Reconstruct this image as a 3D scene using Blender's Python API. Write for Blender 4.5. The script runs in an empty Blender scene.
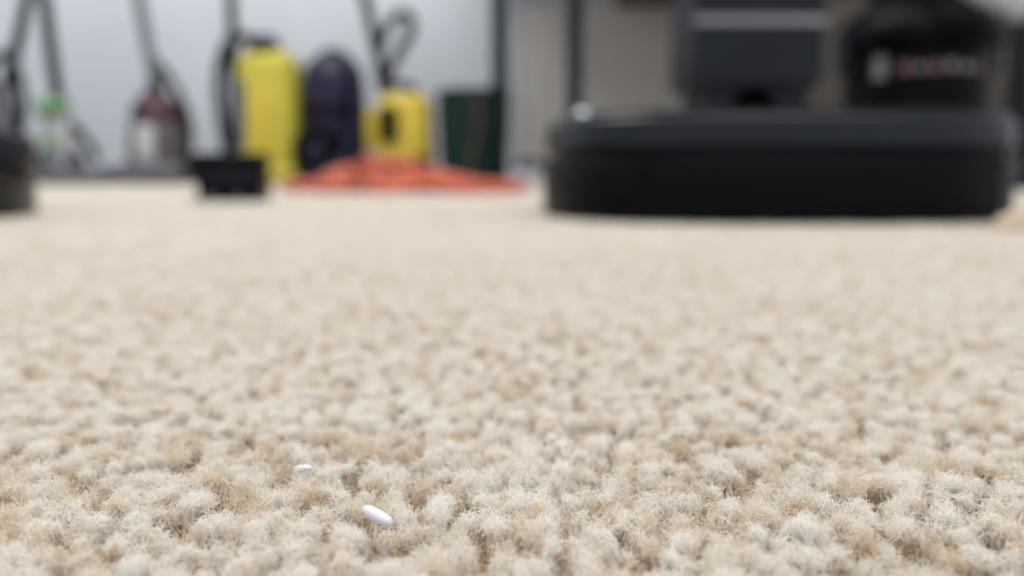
import bpy, bmesh, math, random
import numpy as np
from mathutils import Vector, Matrix, Euler
random.seed(7); rng=np.random.default_rng(11)
sc=bpy.context.scene
try:
    sc.view_settings.view_transform='Standard'; sc.view_settings.look='None'
except Exception as e: print(e)
COL=sc.collection

def lin(c):
    return tuple(((v/255)/12.92 if v/255<=.04045 else ((v/255+.055)/1.055)**2.4) for v in c)+(1,)

def mat(name,rgb,rough=.5,metal=0,var=.12,scale=20,spec=.5,bump=0,coat=0,trans=0):
    m=bpy.data.materials.new(name); m.use_nodes=True
    nt=m.node_tree; b=nt.nodes['Principled BSDF']
    c=lin(rgb)
    tc=nt.nodes.new('ShaderNodeTexCoord'); nz=nt.nodes.new('ShaderNodeTexNoise')
    nz.inputs['Scale'].default_value=scale; nz.inputs['Detail'].default_value=4
    nt.links.new(tc.outputs['Object'],nz.inputs['Vector'])
    r=nt.nodes.new('ShaderNodeValToRGB')
    r.color_ramp.elements[0].position=.3; r.color_ramp.elements[1].position=.7
    r.color_ramp.elements[0].color=tuple(v*(1-var) for v in c[:3])+(1,)
    r.color_ramp.elements[1].color=tuple(min(1,v*(1+var)) for v in c[:3])+(1,)
    nt.links.new(nz.outputs['Fac'],r.inputs['Fac']); nt.links.new(r.outputs['Color'],b.inputs['Base Color'])
    b.inputs['Roughness'].default_value=rough; b.inputs['Metallic'].default_value=metal
    b.inputs['Specular IOR Level'].default_value=spec
    b.inputs['Coat Weight'].default_value=coat
    b.inputs['Transmission Weight'].default_value=trans
    if bump:
        bp=nt.nodes.new('ShaderNodeBump'); bp.inputs['Strength'].default_value=bump; bp.inputs['Distance'].default_value=.003
        nt.links.new(nz.outputs['Fac'],bp.inputs['Height']); nt.links.new(bp.outputs['Normal'],b.inputs['Normal'])
    return m

def empty(name,loc=(0,0,0),rot=0):
    o=bpy.data.objects.new(name,None); o.empty_display_size=.05
    o.location=loc; o.rotation_euler=(0,0,rot); COL.objects.link(o); return o
def finish(name,bm,m,parent=None,loc=(0,0,0),rot=(0,0,0),smooth=True):
    me=bpy.data.meshes.new(name); bmesh.ops.recalc_face_normals(bm,faces=bm.faces[:]); bm.to_mesh(me); bm.free()
    if smooth:
        for p in me.polygons: p.use_smooth=True
    me.materials.append(m)
    o=bpy.data.objects.new(name,me); COL.objects.link(o); o.location=loc; o.rotation_euler=rot
    if parent: o.parent=parent
    return o
def box(name,parent,loc,size,m,bevel=.006,rot=(0,0,0),segs=4,taper=1,taper_y=None):
    bm=bmesh.new(); bmesh.ops.create_cube(bm,size=1)
    ty=taper if taper_y is None else taper_y
    for v in bm.verts:
        t=v.co.z>0
        v.co=Vector((v.co.x*size[0]*(taper if t else 1),v.co.y*size[1]*(ty if t else 1),v.co.z*size[2]))
    if bevel: bmesh.ops.bevel(bm,geom=bm.edges[:],offset=bevel,segments=segs,profile=.5,affect='EDGES')
    o=finish(name,bm,m,parent,loc,rot,smooth=False)
    for p in o.data.polygons: p.use_smooth=True
    try: o.data.set_sharp_from_angle(angle=math.radians(50))
    except Exception: pass
    return o
def dshape(t,n=3.3):
    c,s=math.cos(t),math.sin(t)
    return 1/((abs(c)**n+abs(s)**n)**(1/n)) if s<0 else 1.0
def rnd(t): return 1.0
def lathe(name,parent,prof,loc,m,segs=64,rot=(0,0,0),sx=1,sy=1,shape=rnd):
    bm=bmesh.new(); rings=[]
    for r,z in prof:
        if r<1e-6: rings.append([bm.verts.new((0,0,z))])
        else:
            rings.append([bm.verts.new((r*shape(2*math.pi*i/segs)*math.cos(2*math.pi*i/segs)*sx,r*shape(2*math.pi*i/segs)*math.sin(2*math.pi*i/segs)*sy,z)) for i in range(segs)])
    for a,b in zip(rings,rings[1:]):
        for i in range(segs):
            j=(i+1)%segs
            if len(a)==1 and len(b)==1: continue
            if len(a)==1: bm.faces.new((a[0],b[i],b[j]))
            elif len(b)==1: bm.faces.new((a[i],a[j],b[0]))
            else: bm.faces.new((a[i],a[j],b[j],b[i]))
    o=finish(name,bm,m,parent,loc,rot)
    try: o.data.set_sharp_from_angle(angle=math.radians(40))
    except Exception: pass
    return o
def tube(name,parent,pts,rad,m,smooth=True,res=10,ridge=False):
    cu=bpy.data.curves.new(name,'CURVE'); cu.dimensions='3D'
    if smooth:
        sp=cu.splines.new('NURBS'); sp.points.add(len(pts)-1)
        for p,c in zip(sp.points,pts): p.co=(*c,1)
        sp.use_endpoint_u=True; sp.order_u=min(4,len(pts)); sp.resolution_u=res
    else:
        sp=cu.splines.new('POLY'); sp.points.add(len(pts)-1)
        for p,c in zip(sp.points,pts): p.co=(*c,1)
    cu.bevel_depth=rad; cu.bevel_resolution=4; cu.use_fill_caps=True
    t=bpy.data.objects.new('tmp',cu); COL.objects.link(t)
    dg=bpy.context.evaluated_depsgraph_get(); me=bpy.data.meshes.new_from_object(t.evaluated_get(dg))
    bpy.data.objects.remove(t); me.name=name
    for p in me.polygons: p.use_smooth=True
    me.materials.clear(); me.materials.append(m)
    o=bpy.data.objects.new(name,me); COL.objects.link(o)
    if parent: o.parent=parent
    return o
def wheel(name,parent,loc,r,w,m,axis='Y'):
    prof=[(0,-w/2),(r*.55,-w/2),(r*.6,-w/2*.7),(r*.8,-w/2*.8),(r*.97,-w/2*.7),(r,0),(r*.97,w/2*.7),(r*.8,w/2*.8),(r*.6,w/2*.7),(r*.55,w/2),(0,w/2)]
    return lathe(name,parent,prof,loc,m,40,rot=(math.pi/2,0,0) if axis=='Y' else (0,math.pi/2,0))

# ---------------- materials
M_black=mat('black_gloss_plastic',(4,6,9),.3,var=.1,spec=.17)
M_blackm=mat('black_matte_plastic',(5,7,11),.45,spec=.10)
M_rub=mat('black_rubber',(9,9,11),.7,spec=.15)
M_slate=mat('slate_plastic',(32,36,47),.5,spec=.2)
M_ring=mat('blue_sheen_plastic',(18,25,38),.35,spec=.35)  # blue tint paints the robot's top sheen into the base colour
M_yel=mat('yellow_plastic',(188,178,68),.5,var=.06,spec=.3)
M_yel2=mat('yellow_plastic_deep',(200,176,62),.5,var=.06,spec=.3)
M_pur=mat('purple_plastic',(28,26,52),.4,spec=.3)
M_grey=mat('grey_plastic',(96,98,104),.45)
M_lgrey=mat('light_grey_plastic',(184,186,190),.45)
M_band=mat('grey_band_plastic',(138,140,148),.5)
M_metal=mat('brushed_steel',(170,175,182),.32,metal=.9,var=.08)
M_red=mat('dark_red_plastic',(70,44,50),.4,spec=.3)
M_lime=mat('lime_plastic',(112,150,104),.5,spec=.3)
M_green=mat('dark_green_plastic',(6,40,36),.55,spec=.3)
M_orange=mat('orange_cable',(190,98,74),.6,var=.25,scale=14,spec=.3)
M_wood=mat('brown_wood',(84,62,50),.6,scale=8,var=.25)
M_shade=mat('shade_brown',(98,90,86),.8,scale=8,var=.1,spec=.2)  # brown shade tone for the added box
M_tape=mat('packing_tape',(84,74,68),.4,var=.05)  # tape detail on the added box
M_leg=mat('dark_painted_steel',(26,33,42),.5,spec=.3)
M_wall=mat('painted_wall',(205,211,220),.85,scale=3,var=.03,bump=.1)
M_cab=mat('warm_grey_panel',(204,200,195),.7,scale=4,var=.05)
M_base=mat('white_baseboard',(200,201,202),.5,var=.03)
M_pink=mat('label_pink',(120,88,98),.5,var=.05)
M_white=mat('label_white',(128,126,130),.5,var=.03)
M_bin=mat('smoky_bin',(92,84,86),.25,var=.2)

# ---------------- room
def plane(name,pts,m):
    bm=bmesh.new(); bm.faces.new([bm.verts.new(p) for p in pts]); return finish(name,bm,m,smooth=False)
M_back=mat('carpet_backing',(214,192,162),.95,scale=300,var=.2,bump=.5)
plane('floor',[(-2.4,-1.4,0),(2.4,-1.4,0),(2.4,2.72,0),(-2.4,2.72,0)],M_back)
o=box('wall_back',None,(0,2.75,1.2),(4.8,.06,2.4),M_wall,bevel=0)
o=box('wall_left',None,(-2.43,.66,1.2),(.06,4.12,2.4),M_wall,bevel=0)
o=box('baseboard_back',None,(0,2.71,.03),(4.8,.02,.06),M_base,bevel=.003)

# ---------------- carpet
M_fib=bpy.data.materials.new('wool_carpet_pile'); M_fib.use_nodes=True
nt=M_fib.node_tree; nt.nodes.clear()
out=nt.nodes.new('ShaderNodeOutputMaterial'); mix=nt.nodes.new('ShaderNodeMixShader')
df=nt.nodes.new('ShaderNodeBsdfDiffuse'); tl=nt.nodes.new('ShaderNodeBsdfTranslucent')
at=nt.nodes.new('ShaderNodeAttribute'); at.attribute_name='tone'
geo=nt.nodes.new('ShaderNodeNewGeometry'); nz=nt.nodes.new('ShaderNodeTexNoise'); nz.inputs['Scale'].default_value=70; nz.inputs['Detail'].default_value=3
ma=nt.nodes.new('ShaderNodeMath'); ma.operation='MULTIPLY_ADD'; ma.inputs[1].default_value=.3; 
mb=nt.nodes.new('ShaderNodeMath'); mb.operation='SUBTRACT'; mb.inputs[1].default_value=.15; mb.use_clamp=True
rp=nt.nodes.new('ShaderNodeValToRGB')
rp.color_ramp.elements[0].position=0; rp.color_ramp.elements[0].color=lin((208,180,142))
rp.color_ramp.elements[1].position=1; rp.color_ramp.elements[1].color=lin((252,250,246))
e=rp.color_ramp.elements.new(.3); e.color=lin((232,216,194))
e=rp.color_ramp.elements.new(.5); e.color=lin((246,240,230))
nt.links.new(geo.outputs['Position'],nz.inputs['Vector'])
nt.links.new(nz.outputs['Fac'],ma.inputs[0]); nt.links.new(at.outputs['Fac'],ma.inputs[2])
nt.links.new(ma.outputs[0],mb.inputs[0]); nt.links.new(mb.outputs[0],rp.inputs['Fac'])
nt.links.new(rp.outputs['Color'],df.inputs['Color']); nt.links.new(rp.outputs['Color'],tl.inputs['Color'])
mix.inputs[0].default_value=.38
nt.links.new(df.outputs[0],mix.inputs[1]); nt.links.new(tl.outputs[0],mix.inputs[2]); nt.links.new(mix.outputs[0],out.inputs['Surface'])

NT=25; SP=.00172; TILE=NT*SP
def make_tile(name,nf,frad,fill):
    K=6; P=[];T=[];R=[]
    for i in range(NT):
        for j in range(NT):
            cx=(i+.5+rng.uniform(-.45,.45))*SP-TILE/2; cy=(j+.5+rng.uniform(-.45,.45))*SP-TILE/2
            hgt=rng.normal(.0065,.0005); tone=rng.choice([.12,.42,.75],p=[.10,.26,.64])+rng.uniform(-.1,.1)
            if tone<.3: hgt-=.0009  # tan low tufts: flecks plus painted-in warm bounce light of the gaps
            size=rng.uniform(.55,1.3)*.00090
            ex,ey=rng.uniform(.65,1.35,2)
            lean=rng.normal(0,.0009,2)
            n=nf
            th=rng.uniform(0,2*np.pi,n); cz=rng.uniform(-.25,1,n); sr=np.sqrt(np.clip(1-cz**2,0,1))
            k=rng.uniform(.15,1.5,n)**.5
            dirx=sr*np.cos(th)*ex;diry=sr*np.sin(th)*ey
            top=np.stack([cx+lean[0]+dirx*size*k, cy+lean[1]+diry*size*k, hgt-size*1.0+cz*size*k],1)
            base=np.stack([cx+rng.normal(0,.0003,n),cy+rng.normal(0,.0003,n),np.full(n,.0008)],1)
            mid=np.stack([cx+lean[0]*.6+dirx*size*.55+rng.normal(0,.0001,n),cy+lean[1]*.6+diry*size*.55+rng.normal(0,.0001,n),np.full(n,hgt-size*2.0)],1)
            m2=(mid+top)/2+rng.normal(0,.00018,(n,3))+np.stack([dirx,diry,cz*0],1)*size*.25
            tang=np.stack([-np.sin(th),np.cos(th),rng.normal(0,.5,n)],1)*rng.choice([-1,1],n)[:,None]
            c1=top+tang*rng.uniform(.0000,.0005,n)[:,None]+rng.normal(0,.00026,(n,3))
            c2=c1+tang*rng.uniform(-.0002,.0002,n)[:,None]+rng.normal(0,.00044,(n,3))
            pts=np.stack([base,mid,m2,top,c1,c2],1)
            P.append(pts.reshape(-1,3)); T.append(np.clip(tone+rng.normal(0,.10,n),0,1))
            rr=np.full((n,K),frad)*rng.uniform(.5,1.2,n)[:,None]; rr[:,-1]*=.4; R.append(rr.reshape(-1))
    # underfill of short curly fibres; tan gives flecks and paints warm light into gaps
    n=fill; x=rng.uniform(-TILE/2,TILE/2,n); y=rng.uniform(-TILE/2,TILE/2,n); h=rng.normal(.0044,.0005,n)
    p=np.stack([x,y,h*.55],1); ch=[p]
    for q in range(K-1):
        p=p+rng.normal(0,.00042,(n,3))+np.array([0,0,1])*(h*.09)[:,None]; ch.append(p)
    P.append(np.stack(ch,1).reshape(-1,3)); T.append(np.clip(rng.normal(.20,.12,n),0,1)); R.append(np.full(n*K,frad*1.25))
    P=np.concatenate(P).astype(np.float32);T=np.concatenate(T).astype(np.float32);R=np.concatenate(R).astype(np.float32)
    hc=bpy.data.hair_curves.new(name); hc.add_curves([K]*(len(T)))
    hc.attributes['position'].data.foreach_set('vector',P.ravel())
    ra=hc.attributes.get('radius') or hc.attributes.new('radius','FLOAT','POINT'); ra.data.foreach_set('value',R)
    ta=hc.attributes.new('tone','FLOAT','CURVE'); ta.data.foreach_set('value',T)
    hc.materials.append(M_fib)
    ob=bpy.data.objects.new(name,hc); TC.objects.link(ob); return ob
TC=bpy.data.collections.new('carpet_tufts')
NEAR=5;FAR=3
for i in range(NEAR): make_tile('tuft_tile_%d'%i,94,.000022,14000)
for i in range(FAR): make_tile('tuft_tile_%d'%(NEAR+i),26,.00006,3000)
pts=[];var=[];rot=[]
PIT=TILE*.985
ys=np.arange(-.6+TILE/2,2.69,PIT); xs=np.arange(-2.36+TILE/2,2.36,PIT)
for y in ys:
    for x in xs:
        pts.append((x,y,0)); near=(abs(x)<.30 and -.1<y<.27)
        var.append(int(rng.integers(0,NEAR)) if near else NEAR+int(rng.integers(0,FAR)))
        rot.append((0,0,math.pi/2*int(rng.integers(0,4))))
me=bpy.data.meshes.new('carpet'); me.from_pydata(pts,[],[])
a=me.attributes.new('variant','INT','POINT'); a.data.foreach_set('value',var)
a=me.attributes.new('trot','FLOAT_VECTOR','POINT'); a.data.foreach_set('vector',np.array(rot,dtype=np.float32).ravel())
car=bpy.data.objects.new('carpet',me); COL.objects.link(car)
g=bpy.data.node_groups.new('carpet_instancer','GeometryNodeTree')
g.interface.new_socket('Geometry',in_out='INPUT',socket_type='NodeSocketGeometry'); g.interface.new_socket('Geometry',in_out='OUTPUT',socket_type='NodeSocketGeometry')
gi=g.nodes.new('NodeGroupInput');go=g.nodes.new('NodeGroupOutput')
ci=g.nodes.new('GeometryNodeCollectionInfo'); ci.inputs['Collection'].default_value=TC; ci.inputs['Separate Children'].default_value=True; ci.inputs['Reset Children'].default_value=True
ip=g.nodes.new('GeometryNodeInstanceOnPoints'); ip.inputs['Pick Instance'].default_value=True
na=g.nodes.new('GeometryNodeInputNamedAttribute'); na.data_type='INT'; na.inputs['Name'].default_value='variant'
nb=g.nodes.new('GeometryNodeInputNamedAttribute'); nb.data_type='FLOAT_VECTOR'; nb.inputs['Name'].default_value='trot'
g.links.new(gi.outputs[0],ip.inputs['Points']); g.links.new(ci.outputs[0],ip.inputs['Instance'])
g.links.new(na.outputs['Attribute'],ip.inputs['Instance Index']); g.links.new(nb.outputs['Attribute'],ip.inputs['Rotation'])
g.links.new(ip.outputs[0],go.inputs[0])
md=car.modifiers.new('pile','NODES'); md.node_group=g

# rice grains
M_rice=mat('rice_white',(236,236,240),.4,var=.03,trans=.2)
def rice(name,loc,L,R,rot):
    prof=[(0,-L/2),(R*.55,-L/2*.93),(R*.9,-L/2*.7),(R,-.1*L),(R,.2*L),(R*.85,L/2*.75),(R*.5,L/2*.94),(0,L/2)]
    return lathe(name,None,prof,loc,M_rice,24,rot=rot,sy=.8)
rice('rice_grain',(-.0104,.0588,.0079),.0033,.00056,(math.radians(97),0,math.radians(50)))
rice('rice_grain.001',(-.0194,.0712,.0070),.0020,.00042,(math.radians(80),0,math.radians(66)))

# ---------------- robot vacuums
def robot(name,loc,rot,H=.066,scl=1,shape=rnd,segs=160):
    r=empty(name,loc,rot); r.scale=(scl,scl,1)
    lathe('body',r,[(0,.004),(.156,.004),(.165,.006),(.168,.012),(.1685,H-.026),(.1665,H-.0245),(.1665,H-.023),(.1685,H-.0215),(.1687,H-.004),(.167,H-.0012),(.163,H-.0003),(.11,H),(0,H)],(0,0,0),M_black,segs,shape=shape)
    bm=bmesh.new(); prof=[(.1685,.007),(.1712,.008),(.1718,.011),(.1718,H-.030),(.1708,H-.0275),(.1683,H-.0268)]
    n=60;a0=math.radians(172);a1=math.radians(322); rows=[]
    for i in range(n+1):
        t=a0+(a1-a0)*i/n; s=shape(t)
        rows.append([bm.verts.new((q*s*math.cos(t),q*s*math.sin(t),z)) for q,z in prof])
    for A,B in zip(rows,rows[1:]):
        for j in range(len(prof)-1): bm.faces.new((A[j],B[j],B[j+1],A[j+1]))
    finish('bumper',bm,M_blackm,r)
    lathe('top_ring',r,[(.1686,H-.0212),(.1708,H-.0200),(.1704,H-.011),(.1700,H-.0050),(.1686,H-.0038)],(0,0,0),M_ring,segs,shape=shape)  # upper band, its bluish sheen carried by the colour
    lathe('center_button',r,[(0,H-.0005),(.035,H-.0005),(.035,H+.001),(.030,H+.0018),(0,H+.0018)],(0,-.02,0),M_slate,48)
    lathe('sensor_dome',r,[(.009,H-.005),(.009,H),(.0078,H+.004),(.0045,H+.007),(0,H+.008)],(-.142,-.040,0),M_metal,32)
    for sx in(-1,1):
        wheel('wheel_%d'%(1 if sx<0 else 2),r,(sx*.115,0,.030),.027,.018,M_rub,'X')
    t=math.atan2(-.134,-.108); q=.1716*shape(t)
    box('sensor_window',r,(q*math.cos(t),q*math.sin(t),.034),(.02,.004,.018),M_rub,.001,rot=(0,0,t+math.pi/2))
    t=math.radians(310); q=.1716*shape(t)
    box('side_seam',r,(q*math.cos(t),q*math.sin(t),.030),(.003,.003,.048),M_ring,.0008,rot=(0,0,t+math.pi/2))
    t=math.radians(322); q=.1700*shape(t)
    box('side_latch',r,(q*math.cos(t),q*math.sin(t),.040),(.018,.004,.012),M_ring,.0015,rot=(0,0,t+math.pi/2))
    return r
robot('robot_vacuum',(.1715,.592,-.0005),0,H=.0712,scl=.865,shape=dshape)
robot('robot_vacuum.001',(-.490,.50,-.0005),.6,H=.064)

# ---------------- small black charging base
d=empty('charging_base',(-.294,.85,.001))
box('foot_plate',d,(0,-.012,.004),(.070,.065,.008),M_rub,.003)
box('housing',d,(0,.004,.029),(.066,.04,.054),M_black,.003)
box('front_slot',d,(0,-.016,.03),(.046,.003,.012),M_ring,.001)
box('contact_1',d,(-.014,-.022,.010),(.006,.02,.004),M_metal,.001)
box('contact_2',d,(.014,-.022,.010),(.006,.02,.004),M_metal,.001)

# ---------------- dock tower
d=empty('self_emptying_dock',(.358,1.28,.004))
box('tower',d,(0,0,.335),(.192,.17,.35),M_slate,.006)
box('trim_band',d,(0,-.086,.250),(.190,.008,.011),M_band,.002)
box('lid_seam',d,(0,-.086,.30),(.184,.004,.003),M_rub,.001)
bm=bmesh.new(); n=24; w=.076
inner=[(.062*math.cos(math.pi*i/n),.02+.140*math.sin(math.pi*i/n)) for i in range(n+1)]
poly=[(w,0),(w,.175),(-w,.175),(-w,0),(-.062,0)]+[(x,z) for x,z in reversed(inner)]+[(.062,0)]
f=bm.faces.new([bm.verts.new((x,-.07,z)) for x,z in poly]); ex=bmesh.ops.extrude_face_region(bm,geom=[f])
for v in [v for v in ex['geom'] if isinstance(v,bmesh.types.BMVert)]: v.co.y+=.14
finish('arch_neck',bm,M_slate,d,smooth=False)
box('recess_back',d,(0,.065,.085),(.14,.012,.165),M_rub,.003)
box('ramp',d,(0,-.11,.01),(.19,.2,.014),M_blackm,.005)

# ---------------- wet dry canister
d=empty('shop_vacuum',(.712,1.45,.028)); d.scale=(1.03,1.03,1.07)
lathe('tank',d,[(0,0),(.104,0),(.114,.01),(.1155,.18),(.116,.205),(.114,.21),(0,.21)],(0,0,0),M_blackm,64)
lathe('lid',d,[(.116,.205),(.132,.212),(.134,.230),(.124,.248),(.10,.270),(.075,.280),(0,.283)],(0,0,0),M_blackm,64)
lathe('motor_head',d,[(.08,.27),(.08,.33),(.07,.38),(.04,.395),(0,.395)],(0,0,0),M_blackm,48)
for i,a in enumerate((20,110,200,290)):
    t=math.radians(a); wheel('caster_%d'%(i+1),d,(.10*math.cos(t),.10*math.sin(t),-.006),.019,.014,M_rub)
for i,a in enumerate((0,180)):
    box('latch_%d'%(i+1),d,(.124*math.cos(math.radians(a)),0,.2),(.02,.04,.06),M_slate,.004)
def curved_label(name,parent,r,a0,a1,z0,z1,m):
    bm=bmesh.new(); L=[]
    for i in range(9):
        t=math.radians(a0+(a1-a0)*i/8); L.append((bm.verts.new((r*math.cos(t),r*math.sin(t),z0)),bm.verts.new((r*math.cos(t),r*math.sin(t),z1))))
    for A,B in zip(L,L[1:]): bm.faces.new((A[0],B[0],B[1],A[1]))
    return finish(name,bm,m,parent)
aa=[(212,222,M_white,.155,.190),(232,240,M_pink,.161,.177),(243,250,M_white,.163,.173),(253,262,M_pink,.161,.175),(265,273,M_white,.163,.177),(277,286,M_white,.162,.173),(290,298,M_pink,.161,.175)]
for i,(a,b,mm,z0,z1) in enumerate(aa): curved_label('label_%d'%(i+1),d,.1168,a,b,z0,z1,mm)
hp=[(-.02,-.05,.38),(-.045,-.12,.33),(-.03,-.18,.275),(.02,-.20,.243),(.06,-.19,.232),(.09,-.16,.247),(.10,-.12,.31),(.09,-.05,.37),(.04,0,.385)]
tube('hose',d,hp,.016,M_lgrey)
for i in range(5):
    box('hose_cuff_%d'%(i+1),d,(.005+.018*i,-.200+.003*i,.246-.002*i),(.008,.034,.034),M_metal,.004)

# ---------------- workbench
d=empty('workbench',(0,0,0))
def leg(nm,x,y,w=.045): box(nm,d,(x,y,.40),(w,w,.80),M_leg,.004)
leg('leg_1',-.038,2.53,.048); leg('leg_2',.175,2.3,.042); leg('leg_3',.980,1.55,.06); leg('leg_4',1.75,2.3)
box('lower_shelf',d,(1.06,2.30,.555),(1.50,.4,.04),M_wood,.004)
box('bench_top',d,(.85,2.25,.82),(1.95,.9,.04),M_wood,.004)
c=empty('storage_cabinet',(.9,2.62,.0))
box('carcass',c,(0,0,.30),(1.72,.14,.52),M_cab,.004)
for i in range(3): box('door_panel_%d'%(i+1),c,(-.57+i*.57,-.074,.30),(.555,.012,.49),M_cab,.004)
for i in range(3): box('pull_%d'%(i+1),c,(-.36+i*.57,-.086,.40),(.012,.012,.08),M_metal,.003)
box('plinth',c,(0,0,.022),(1.66,.12,.04),M_rub,.002)
b=empty('shade_box',(1.02,2.25,.004))  # added box; its brown stands in for shade behind dock and shop vacuum
box('shade_box_body',b,(0,0,.24),(.50,.30,.47),M_shade,.004)
box('flap_1',b,(0,-.076,.478),(.50,.147,.005),M_shade,.001)
box('flap_2',b,(0,.076,.478),(.50,.147,.005),M_shade,.001)
box('tape_strip',b,(0,0,.482),(.50,.05,.002),M_tape,0)
box('tape_front',b,(0,-.152,.16),(.50,.002,.045),M_tape,0)
ps=empty('power_strip',(.07,2.2,.006))
box('housing',ps,(0,0,.022),(.15,.05,.035),M_lgrey,.006)
for i in range(3): box('plug_%d'%(i+1),ps,(-.045+i*.045,-.002,.055),(.028,.03,.035),M_blackm,.005)
tube('cord',ps,[(.07,0,.02),(.12,-.04,.01),(.2,.0,.01),(.25,.1,.01)],.004,M_rub)

# ---------------- yellow canister vacuum (stood upright)
d=empty('canister_vacuum',(-.71,2.40,.004))
box('body',d,(.005,0,.205),(.186,.17,.36),M_yel,.045,taper=.9,segs=8)
box('front_panel',d,(.0,-.078,.16),(.05,.02,.19),M_yel2,.009)
box('side_strip',d,(.062,-.062,.17),(.02,.03,.24),M_yel2,.009)
box('side_vent',d,(-.062,-.076,.20),(.03,.02,.20),M_grey,.006)
box('top_grip',d,(.0,-.01,.385),(.07,.1,.035),M_blackm,.012)
tube('carry_handle',d,[(-.04,-.03,.385),(-.04,-.03,.43),(.04,-.03,.43),(.04,-.03,.385)],.010,M_rub)
box('base_skirt',d,(0,0,.03),(.185,.175,.05),M_yel,.02)
wheel('wheel_1',d,(-.10,0,.06),.058,.03,M_rub,'X'); wheel('wheel_2',d,(.10,0,.06),.05,.02,M_rub,'X')
tube('hose',d,[(-.01,-.06,.40),(-.07,-.08,.44),(-.13,-.07,.34),(-.125,-.06,.2),(-.11,-.06,.08),(-.09,-.08,.02)],.015,M_rub)
tube('wand',d,[(-.125,.03,.02),(-.115,.05,.35),(-.125,.08,.85)],.016,M_rub)

# ---------------- purple vacuum
d=empty('cylinder_vacuum',(-.522,2.40,.004))
lathe('body',d,[(0,.02),(.078,.02),(.090,.04),(.092,.24),(.090,.30),(.078,.345),(.055,.368),(0,.375)],(0,0,0),M_pur,56)
lathe('collar',d,[(.0925,.20),(.096,.205),(.096,.225),(.0925,.23)],(0,0,0),M_blackm,56)
wheel('wheel_1',d,(-.035,-.09,.10),.07,.03,M_blackm,'Y')
wheel('hub',d,(-.035,-.107,.10),.03,.012,M_pur,'Y')
box('base',d,(0,0,.018),(.17,.17,.03),M_rub,.01)
tube('carry_handle',d,[(-.05,0,.345),(-.045,0,.400),(.045,0,.400),(.05,0,.345)],.009,M_rub)
tube('hose',d,[(.02,-.03,.35),(.07,-.06,.37),(.095,-.09,.28),(.085,-.1,.15),(.05,-.12,.05),(-.04,-.13,.02),(-.1,-.11,.018)],.013,M_pur)

# ---------------- small yellow steam cleaner
d=empty('steam_cleaner',(-.317,2.36,.004))
box('body',d,(0.008,0,.145),(.165,.14,.23),M_yel2,.03,taper=.88)
box('lower_shell',d,(0,0,.045),(.18,.16,.08),M_blackm,.025)
box('center_console',d,(-.03,-.068,.17),(.05,.02,.10),M_blackm,.008)
box('side_tank',d,(-.085,0,.16),(.03,.11,.11),M_yel2,.012)
wheel('wheel_1',d,(-.08,-.02,.035),.034,.02,M_rub,'X'); wheel('wheel_2',d,(.08,-.02,.035),.034,.02,M_rub,'X')
tube('carry_handle',d,[(-.045,0,.22),(-.055,0,.28),(.0,0,.30),(.05,0,.27),(.045,0,.22)],.012,M_rub)
tube('hose',d,[(-.03,-.03,.22),(-.075,-.03,.33),(-.05,-.02,.43),(.0,-.02,.49),(.04,-.02,.47),(.03,-.02,.41),(-.02,-.02,.36),(-.05,0,.28)],.014,M_rub)
tube('wand',d,[(-.02,.03,.12),(-.06,.04,.32),(-.12,.06,.56),(-.17,.08,.85)],.016,M_rub)

# ---------------- green waste bin
d=empty('waste_bin',(-.108,2.30,.004))
lathe('bucket',d,[(0,.005),(.085,.005),(.089,.015),(.100,.240),(.106,.245),(.106,.262),(.098,.264),(.096,.245),(.085,.02),(0,.018)],(0,0,0),M_green,64)
for i in range(10):
    t=2*math.pi*i/10; box('rib_%d'%(i+1),d,(.0965*math.cos(t),.0965*math.sin(t),.125),(.004,.010,.20),M_green,.0015,rot=(0,math.radians(3),t))
tube('hanging_cord',d,[(.0,0,.22),(.01,-.09,.275),(.015,-.118,.24),(.02,-.115,.15),(.0,-.115,.09),(-.01,-.13,.02)],.005,M_wood)

# ---------------- orange extension cord pile
pl=[];N=420
for i in range(N):
    t=i/N
    a=t*2*math.pi*13
    R0=.085+.045*math.sin(t*23)+.02*math.sin(t*61+1)
    ox=.05*math.sin(t*7.3); oy=.12*math.sin(t*5.1+2)
    x=R0*1.25*math.cos(a)+ox; y=R0*1.5*math.sin(a)+oy
    z=.011+.052*(0.35+.65*abs(math.sin(t*31+.8)))*math.exp(-((x+.03)/.095)**2)*max(0,1-(y/.2)**2)+.006*(i%3)
    pl.append((x,y,z))
ex=empty('extension_cord',(-.18,1.40,.0)); tube('coils',ex,pl,.005,M_orange,res=3)
tube('tail',ex,[(.10,-.1,.012),(.20,-.16,.012),(.19,-.24,.012),(.12,-.26,.012),(.04,-.22,.012),(.0,-.1,.03)],.005,M_orange)
box('socket_end',ex,(-.03,-.15,.03),(.03,.05,.025),M_orange,.008,rot=(0,0,.4))

# ---------------- upright vacuum (grey/red dome)
d=empty('upright_vacuum',(-1.045,2.40,.004))
box('floor_head',d,(0,-.03,.035),(.18,.17,.06),M_grey,.022)
lathe('dust_bin',d,[(0,.05),(.078,.05),(.084,.07),(.08,.15),(.07,.19),(0,.19)],(0,0,0),M_bin,48)
lathe('motor_dome',d,[(.072,.18),(.074,.20),(.062,.235),(.040,.262),(.02,.27),(0,.27)],(0,0,0),M_red,48)
wheel('wheel_1',d,(-.088,.03,.05),.045,.02,M_rub,'X'); wheel('wheel_2',d,(.088,.03,.05),.045,.02,M_rub,'X')
box('front_latch',d,(0,-.085,.12),(.05,.02,.10),M_lgrey,.008)
tube('neck',d,[(.0,.0,.24),(.0,.01,.30)],.025,M_blackm)
tube('handle_tube',d,[(.0,.01,.28),(-.04,.03,.50),(-.10,.06,.88)],.018,M_grey)
tube('side_hose',d,[(.07,.02,.08),(.11,.02,.16),(.07,.02,.28),(.0,.02,.36)],.012,M_rub)

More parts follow.
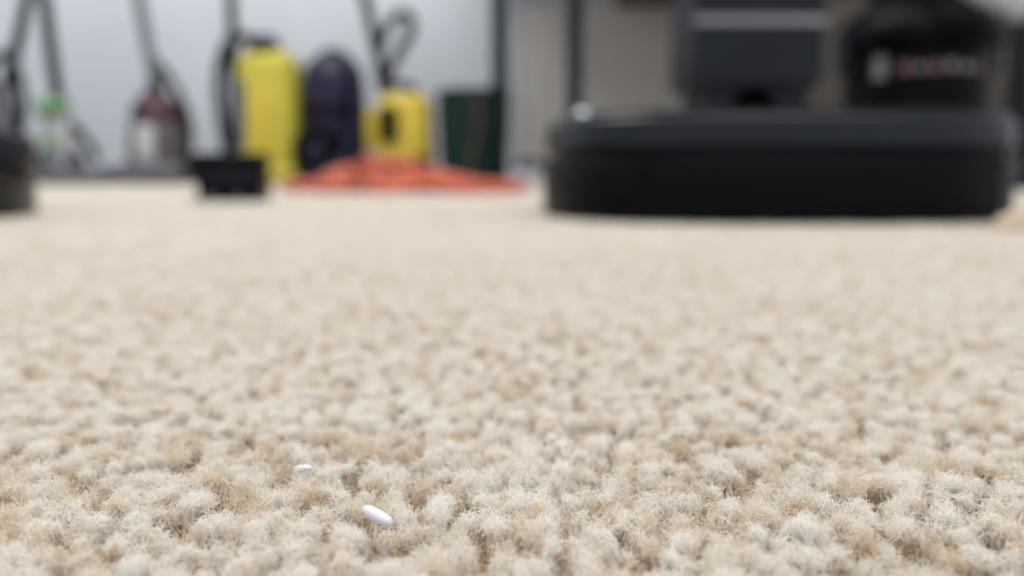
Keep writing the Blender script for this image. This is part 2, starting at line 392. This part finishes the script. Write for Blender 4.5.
# ---------------- lime stick vacuum
d=empty('stick_vacuum',(-1.33,2.38,.004))
box('floor_head',d,(.06,-.05,.03),(.24,.11,.05),M_grey,.02)
box('body',d,(.0,.01,.15),(.09,.09,.17),M_lgrey,.03,taper=.8)
box('lime_cap',d,(.0,-.01,.225),(.075,.085,.05),M_lime,.018)
box('lime_trim',d,(.0,-.045,.125),(.05,.012,.03),M_lime,.005)
wheel('wheel_1',d,(-.05,0,.05),.045,.03,M_rub,'X'); wheel('wheel_2',d,(.05,0,.05),.045,.02,M_rub,'X')
tube('handle_tube',d,[(.0,.02,.24),(-.02,.03,.42),(-.05,.05,.88)],.017,M_blackm)
tube('hose',d,[(.04,.0,.18),(.10,0,.12),(.12,-.02,.07)],.012,M_rub)
d=empty('upright_vacuum.001',(-1.50,2.36,.004))
box('floor_head',d,(.03,-.03,.03),(.22,.14,.05),M_blackm,.02)
box('body',d,(0,.02,.17),(.11,.10,.26),M_grey,.035,taper=.75)
wheel('wheel_1',d,(-.07,.02,.05),.045,.02,M_rub,'X'); wheel('wheel_2',d,(.07,.02,.05),.045,.02,M_rub,'X')
tube('hose_loop',d,[(.0,-.02,.30),(.03,-.03,.38),(.09,-.03,.37),(.11,-.03,.26),(.10,-.03,.15),(.05,-.04,.08)],.014,M_rub)
tube('handle_tube',d,[(.02,.03,.27),(.07,.04,.42),(.12,.06,.60),(.14,.08,.85)],.016,M_blackm)

# ---------------- carpet scrap by robot
M_scr=mat('tan_wool_scrap',(226,206,178),.95,scale=400,var=.2,bump=1)
bm=bmesh.new(); bmesh.ops.create_icosphere(bm,subdivisions=5,radius=1)
for v in bm.verts:
    n=1+.06*math.sin(v.co.x*17+v.co.y*9)+.05*math.sin(v.co.y*23+v.co.z*11)
    v.co=Vector((v.co.x*.050*n,v.co.y*.016*n,max(-.002,v.co.z*.018*n)))
finish('carpet_scrap',bm,M_scr,None,(.292,.408,.003),(0,0,.1))

# ---------------- lights
w=bpy.data.worlds.new('World'); sc.world=w; w.use_nodes=True
w.node_tree.nodes['Background'].inputs[0].default_value=(.90,.95,1,1); w.node_tree.nodes['Background'].inputs[1].default_value=.74
def area(name,loc,rot,sx,sy,p,c):
    l=bpy.data.lights.new(name,'AREA'); l.shape='RECTANGLE'; l.size=sx; l.size_y=sy; l.energy=p; l.color=c
    o=bpy.data.objects.new(name,l); COL.objects.link(o); o.location=loc; o.rotation_euler=rot
area('ceiling_light',(-.8,1.5,2.3),(0,0,0),1.2,.6,46,(1,.98,.95))
area('ceiling_light.001',(.5,.2,2.3),(0,0,0),1.2,.6,30,(1,.98,.95))

# ---------------- camera
cd=bpy.data.cameras.new('camera'); cam=bpy.data.objects.new('camera',cd); COL.objects.link(cam)
cam.location=(0,0,.034); p=math.atan(113/800); cam.rotation_euler=(math.pi/2-p,0,0)
cd.sensor_width=36; cd.lens=36*800/1024; cd.clip_start=.002; cd.clip_end=50
cd.dof.use_dof=True; cd.dof.focus_distance=.068; cd.dof.aperture_fstop=14.5
sc.camera=cam
